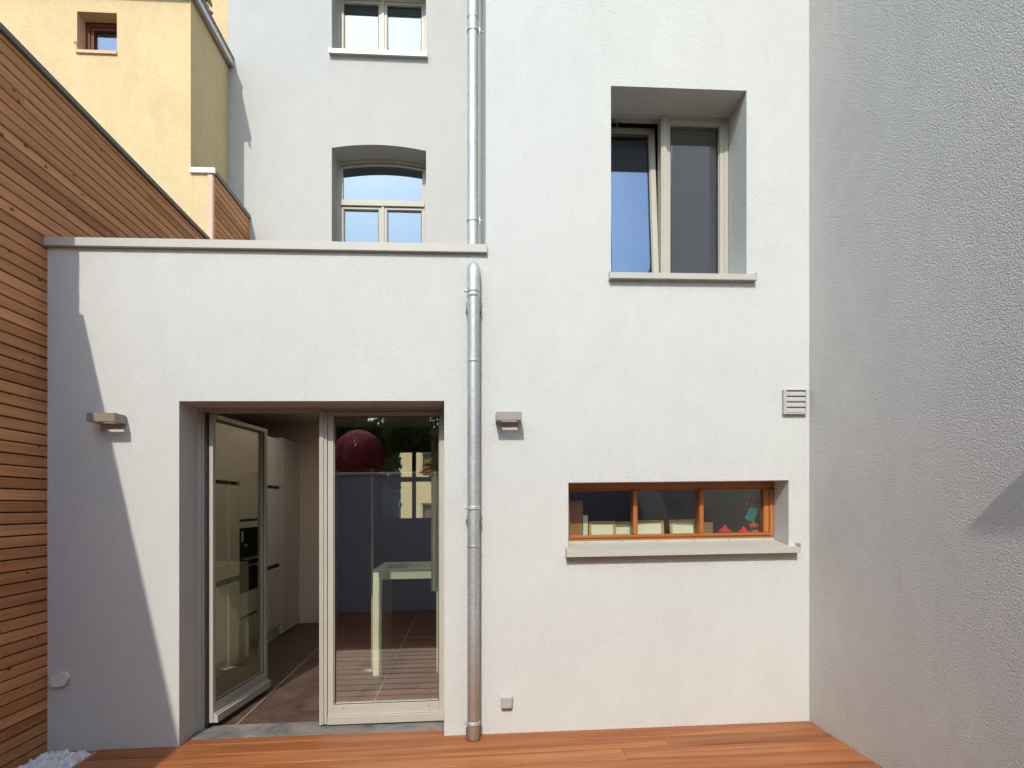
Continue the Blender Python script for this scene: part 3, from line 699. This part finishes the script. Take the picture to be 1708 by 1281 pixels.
# ================================================================== KITCHEN AND ROOM
kx = -2.297
kc = thing('kitchen_cabinet', 'row of tall white handleless kitchen cabinets with dark grip slots, seen through the door', 'kitchen cabinet', (-2.6, 2, .05))
MB().box(-2.89, kx - .035, .45, 3.365, FZ + .001, .190).build('plinth', 'white_lacquer', kc)
MB().box(-2.89, kx - .03, .45, 3.365, .192, 2.42).build('carcass', 'dark_plaster', kc)
def front(y0, y1, z0, z1): MB().box(kx - .028, kx, y0 + .002, y1 - .002, z0, z1).build('cabinet_front', 'white_lacquer', kc, bevel=.0015)
for y0, y1 in ((.45, 1.30), (1.30, 2.06)):
    front(y0, y1, .195, .875); front(y0, y1, .935, 1.825); front(y0, y1, 1.862, 2.418)
front(2.06, 2.62, .195, .470); front(2.06, 2.62, .500, .742); front(2.06, 2.62, 1.490, 2.418); front(2.06, 2.62, 1.400, 1.463)
front(2.62, 3.36, .195, .885); front(2.62, 3.36, .938, 1.825); front(2.62, 3.36, 1.862, 2.418)
pn = tag(MB().box(-2.89, -2.292, 3.385, 4.105, FZ + .02, 2.462).build('tall_cupboard', 'white_lacquer', None, (-2.6, 3.7, .05), bevel=.003), 'tall plain white cupboard at the far end of the kitchen row', 'cupboard')
ov = thing('oven', 'black built-in oven in the white kitchen cabinets', 'oven', (-2.3, 2.34, .75))
MB().box(-2.32, kx + .004, 2.064, 2.616, .746, 1.396).build('oven_front', 'black_glass', ov, bevel=.002)
MB().tube([(kx + .04, 2.12, 1.085), (kx + .04, 2.56, 1.085)], .010, 12).tube([(kx + .004, 2.16, 1.085), (kx + .04, 2.16, 1.085)], .006, 8).tube([(kx + .004, 2.52, 1.085), (kx + .04, 2.52, 1.085)], .006, 8).build('oven_handle', 'steel', ov)
MB().box(kx + .0045, kx + .007, 2.09, 2.14, 1.26, 1.37).build('control_panel', 'plastic', ov)
MB().tube([(kx + .004, 2.20, 1.22), (kx + .022, 2.20, 1.22)], .014, 16).build('knob', 'steel', ov)
tb = thing('counter_table', 'pale green-white high table with a panel end behind the closed door leaf', 'table', (-.4, 1.85, .05))
MB().box(-.893, .35, 1.480, 2.20, .928, 1.020).build('tabletop', 'table', tb, bevel=.003)
MB().box(-.893, -.812, 1.481, 2.199, FZ + .001, .9275).build('side_panel', 'table', tb, bevel=.003)
MB().box(.27, .35, 1.481, 2.199, FZ + .001, .9275).build('side_panel', 'table', tb, bevel=.003)
MB().box(-.318, -.280, 1.52, 1.56, FZ + .001, .9275).build('leg', 'table', tb, bevel=.003)
mg = thing('open_magazine', 'open printed sheets lying on the pale high table', 'magazine', (-.62, 1.8, 1.021))
m1 = MB().add([(-.80, 1.60, 1.022), (-.60, 1.58, 1.024), (-.58, 1.95, 1.024), (-.79, 1.97, 1.022), (-.70, 1.59, 1.030), (-.69, 1.96, 1.030)], [(0, 4, 5, 3), (4, 1, 2, 5)])
m1.box(-.80, -.595, 1.585, 1.955, 1.0205, 1.0215).build('left_pages', 'plastic', mg)
MB().box(-.56, -.38, 1.66, 1.92, 1.0205, 1.0235).build('right_pages', 'white_card', mg)
lp = thing('floor_lamp', 'floor lamp with a transparent pink dome shade on a thin brass pole inside the room', 'floor lamp', (-.95, 1.79, .05))
prof = [(.256 * math.cos(R(a)), .29 * math.sin(R(a))) for a in range(-14, 91, 8)]; prof.append((.002, .29))
LX, LY, PX_ = -1.08, 1.79, -.949
MB().lathe([(.217, -.097)] + prof, LX, LY, 2.05, 48).build('lamp_shade', 'glass_pink', lp)
MB().tube([(PX_, LY, FZ + .02), (PX_, LY, 2.0)], .011, 12).build('pole', 'pole', lp)
MB().tube([(PX_, LY, 2.0), (PX_, LY, 2.06), (PX_ + .015, LY, 2.10), (PX_ + .03, LY, 2.115), (-1.0, LY, 2.145), (LX, LY, 2.185)], .014, 12).build('neck', 'shade_pink', lp)
MB().lathe([(.001, .03), (.05, .028), (.10, .01), (.15, 0), (.155, -.012)], LX, LY, 2.20, 32).build('reflector', 'shade_pink', lp)
MB().lathe([(.001, .018), (.14, .014), (.15, .0)], PX_, LY, FZ + .002, 32).build('base', 'steel', lp)
pl = thing('pendant_lamp', 'copper pendant lamp of stacked leaf-like shades in front of the far window', 'pendant lamp', (-.42, 3.0, 2.1))
for k, (rr, zz, hh) in enumerate([(.09, 2.16, .05), (.17, 2.08, .06), (.24, 1.99, .07), (.15, 1.93, .05), (.10, 1.88, .05)]):
    MB().lathe([(rr * .35, hh), (rr * .7, hh * .55), (rr, 0), (rr * .97, -.004), (rr * .65, hh * .45), (rr * .33, hh * .9)], -.38, 3.0, zz, 10).build('shade', 'copper_lamp', pl)
MB().tube([(-.38, 3.0, 1.88), (-.38, 3.0, 2.735)], .006, 8).build('cord', 'sheet_dark', pl)
cu = MB()
n = 40
for i in range(n):
    a, b_ = i / n, (i + 1) / n; f_ = lambda t: .52 + .018 * math.sin(t * 26)
    xa, xb = -.30 + .16 * a, -.30 + .16 * b_
    cu.box(xa, xb, f_(a), f_(a) + .004, FZ + .9, 2.72)
tag(cu.build('curtain', 'curtain', None, (-.22, .52, 2.7)), 'narrow grey-green curtain hanging behind the right edge of the closed door leaf', 'curtain')
sp_ = tag(MB().lathe([(.001, -.004), (.035, -.004), (.045, -.002), (.046, 0)], -1.62, 3.2, 2.7385, 24).build('ceiling_spot', 'rubber', None, (-1.62, 3.2, 2.738)), 'small dark recessed ceiling spotlight beside the door post', 'spotlight')

# things behind the low timber window
ZS = 1.3455
def picture(x, y, w_, h_, rot, lean, label, grp='small wooden picture frames on the inner sill'):
    t = thing('picture_frame', label, 'picture frame', (x, y, ZS), grp)
    m_ = Matrix.Translation((x, y, ZS)) @ Matrix.Rotation(R(rot), 4, 'Z') @ Matrix.Rotation(R(-lean), 4, 'X')
    q = .020
    MB().ring(0, w_, 0, h_, 0, .014, q, q, q, q, m_).build('frame', 'frame_wood', t, bevel=.002)
    MB().box(q, w_ - q, .008, .011, q, h_ - q, m_).build('canvas', 'paper', t)
picture(.873, .32, .205, .120, 0, 10, 'leftmost wooden picture frame on the inner sill, overlapping the next one')
picture(1.060, .345, .160, .115, 0, 12, 'second wooden frame from the left, half hidden behind the first mullion')
picture(1.215, .32, .225, .122, -3, 12, 'third wooden frame from the left, just right of the first mullion')
picture(1.492, .32, .205, .124, 4, 14, 'rightmost wooden frame, alone just left of the second mullion')
tag(MB().box(.70, .828, .33, .42, ZS, 1.617).build('board_box', 'cardboard', None, (.76, .36, ZS), bevel=.002), 'upright tan box at the left end of the low window', 'box')
tag(MB().box(.832, .866, .33, .345, ZS, 1.510).build('white_card', 'white_card', None, (.85, .34, ZS)), 'narrow white card standing between the tan box and the first frame', 'card')
bx = thing('brown_carton', 'two-tier brown carton just right of the second mullion', 'carton', (1.75, .36, ZS))
MB().box(1.70, 1.825, .34, .42, ZS, 1.395).build('lower_carton', 'brown_card', bx, bevel=.002); MB().box(1.702, 1.823, .341, .42, 1.397, 1.445).build('upper_carton', 'brown_card', bx, bevel=.002)
def pagoda(x, s, label):
    t = thing('red_ornament', label, 'ornament', (x, .34, ZS), 'red roof-shaped ornaments on the inner sill')
    MB().lathe([(.048 * s, 0), (.046 * s, .012 * s), (.03 * s, .022 * s), (.01 * s, .030 * s)], x, .34, ZS, 16).build('lower_roof', 'red', t)
    MB().lathe([(.055 * s, .024 * s), (.030 * s, .044 * s), (.008 * s, .066 * s), (.004 * s, .078 * s), (.001, .080 * s)], x, .34, ZS, 16).build('upper_roof', 'red', t)
pagoda(1.915, 1.0, 'larger red roof-shaped ornament nearer the brown carton')
pagoda(2.060, .85, 'smaller red roof-shaped ornament nearer the orange flower')
fl = thing('orange_flower', 'orange flower in a low pot in the right corner of the low window', 'flower', (2.155, .345, ZS))
b = MB()
for k in range(9):
    a = k * 40; m_ = Matrix.Translation((2.140, .335, 1.392)) @ Matrix.Rotation(R(a), 4, 'Z') @ Matrix.Rotation(R(-25 + 12 * (k % 3)), 4, 'Y')
    b.add([tuple(m_ @ Vector(q)) for q in ((0, 0, 0), (.030, -.018, .012), (.058, 0, .030), (.030, .018, .012), (.025, 0, -.004))], [(0, 1, 2, 3), (0, 4, 2, 1), (0, 3, 2, 4)])
b.build('petals', 'orange', fl); MB().lathe([(.001, 0), (.03, 0), (.038, .035), (.034, .035), (.028, .004)], 2.155, .345, ZS, 20).build('pot', 'brown_card', fl)
fp = thing('pink_flowers', 'hanging bunch of pink blossoms above the teal card', 'flowers', (2.15, .37, 1.66))
b = MB()
for k in range(26):
    c0 = Vector((2.145 + random.uniform(-.075, .055), .37 + random.uniform(-.02, .02), 1.585 + random.uniform(-.055, .055)))
    for j in range(5):
        m_ = Matrix.Translation(c0) @ Euler((random.random() * 6, random.random() * 6, j * 1.25)).to_matrix().to_4x4()
        b.add([tuple(m_ @ Vector(q)) for q in ((0, 0, 0), (.012, -.010, .003), (.026, 0, .002), (.012, .010, .003))], [(0, 1, 2, 3)])
b.build('blossoms', 'pink_flower', fp)
MB().tube([(2.15, .37, 1.60), (2.16, .37, 1.74)], .002, 6).build('stem', 'bark', fp)
tm_ = Matrix.Translation((2.125, .335, 1.50)) @ Matrix.Rotation(R(-22), 4, 'Y').inverted() @ Matrix.Rotation(R(8), 4, 'X')
tag(MB().box(-.037, .037, -.001, .001, -.052, .052, tm_).box(-.037, .037, -.006, -.005, -.052, -.040, tm_).build('teal_card', 'teal', None, (2.125, .335, 1.5)), 'tilted teal greeting card hanging under the pink blossoms', 'card')

# ================================================================== BEYOND: trees, hedge, far house (seen reflected or through the room)
def tree(x, y, h_, rad, n, label, seed, lean=0.0, low=.35):
    rr = random.Random(seed); t = thing('garden_tree', label, 'tree', (x, y, -.12), 'trees behind the garden wall')
    b = MB(); pts = [(x + lean * (i / 5) ** 1.3 * h_ * .6 + rr.uniform(-.05, .05), y + rr.uniform(-.05, .05), -.15 + h_ * .75 * i / 5) for i in range(6)]
    b.tube(pts, [.16, .14, .115, .09, .06, .03], 12); ends = []
    for k in range(11):
        p = Vector(pts[2 + k % 4]); d = Vector((rr.uniform(-1, 1), rr.uniform(-1, 1), rr.uniform(.2, .9))).normalized(); L_ = rad * rr.uniform(.6, 1.0)
        q = [p + d * L_ * s_ + Vector((0, 0, .12 * s_ * s_)) for s_ in (0, .35, .7, 1)]
        b.tube(q, [.05, .035, .022, .008], 8); ends += q[1:]
    b.build('trunk', 'bark', t); c = MB()
    cl = [(e if False else e + Vector((rr.uniform(-.4, .4), rr.uniform(-.4, .4), rr.uniform(-.3, .4))), rr.uniform(.28, .6)) for e in ends for _ in range(2)]
    for k in range(n):
        ce, s0 = cl[rr.randrange(len(cl))]; d = Vector((rr.gauss(0, 1), rr.gauss(0, 1), rr.gauss(0, .8)))
        p = ce + d * s0 * .55; e = Euler((rr.random() * 6, rr.random() * 6, rr.random() * 6)).to_matrix(); a = rr.uniform(.035, .07)
        c.add([p + e @ Vector(q) * a for q in ((-1, 0, 0), (0, -.5, .1), (1, 0, 0), (0, .5, .1))], [(0, 1, 2, 3)])
    c.build('crown', 'leaf', t)
tree(-1.6, -9.5, 5.4, 2.3, 9000, 'leafy tree with a leaning trunk behind the left half of the garden wall', 3, -.15)
tree(2.6, -10.5, 5.6, 2.4, 9000, 'leafy tree behind the right half of the garden wall', 5, .1)
tree(-6.2, -10.0, 5.8, 2.4, 8000, 'leafy tree furthest left behind the garden wall', 8, .1)
def hedge(x0, x1, y0, h_, n, seed, label):
    rr = random.Random(seed); hd = MB()
    for k in range(n):
        x = rr.uniform(x0, x1); top = h_ + .25 * math.sin(x * 1.7) + .15 * math.sin(x * 4.1); u = rr.random() ** .8
        y = y0 + rr.gauss(0, .28); z = -.1 + top * u + rr.gauss(0, .06)
        e = Euler((rr.random() * 6, rr.random() * 6, rr.random() * 6)).to_matrix(); a = rr.uniform(.06, .105)
        hd.add([Vector((x, y, z)) + e @ Vector(q) * a for q in ((-1, 0, 0), (0, -.55, .1), (1, 0, 0), (0, .55, .1))], [(0, 1, 2, 3)])
    tag(hd.build('hedge', 'leaf', None, ((x0 + x1) / 2, y0, 0)), label, 'hedge')
hedge(-6, 6, -6.4, 3.35, 46000, 11, 'dense green hedge behind the garden wall, seen mirrored in the door glass')
hedge(-6.0, -2.05, 13, 4.6, 20000, 12, 'tall dark hedge left of the beige house, seen through the far room window')
bh = thing('beige_house', 'sunlit beige house across the street, seen through the room and its far window', 'house', (1, 26, 0))
fx = [(-2.5, -1.2, .9, 1.8), (.5, 1.6, .9, 1.8), (-2.5, -1.2, 3.1, 4.4)]
def f_b(x, z): return not any(a < x < b_ and c < z < d for a, b_, c, d in fx)
grid_wall([-3.5, -2.5, -1.2, .5, 1.6, 9], [-.1, .9, 1.8, 3.1, 4.4, 7.5], 26, 26.4, f_b).build('wall', 'beige', bh)
for a, b_, c, d in fx:
    w_ = MB().ring(a, b_, c, d, 26.1, 26.18, .07, .07, .07, .07).box((a + b_) / 2 - .03, (a + b_) / 2 + .03, 26.1, 26.18, c + .07, d - .07).build('window', 'white_lacquer', bh)
    glazing(a + .06, b_ - .06, c + .06, d - .06, 26.14, 'glass_tower', w_)
MB().box(-3.5, 9, 26.4, 34, -.1, 7.5).build('rear_block', 'beige', bh)
MB().prism([(25.6, 7.5), (34.4, 7.5), (30, 10.5)], 'x', -3.7, 9.2).build('roof', 'clay', bh)
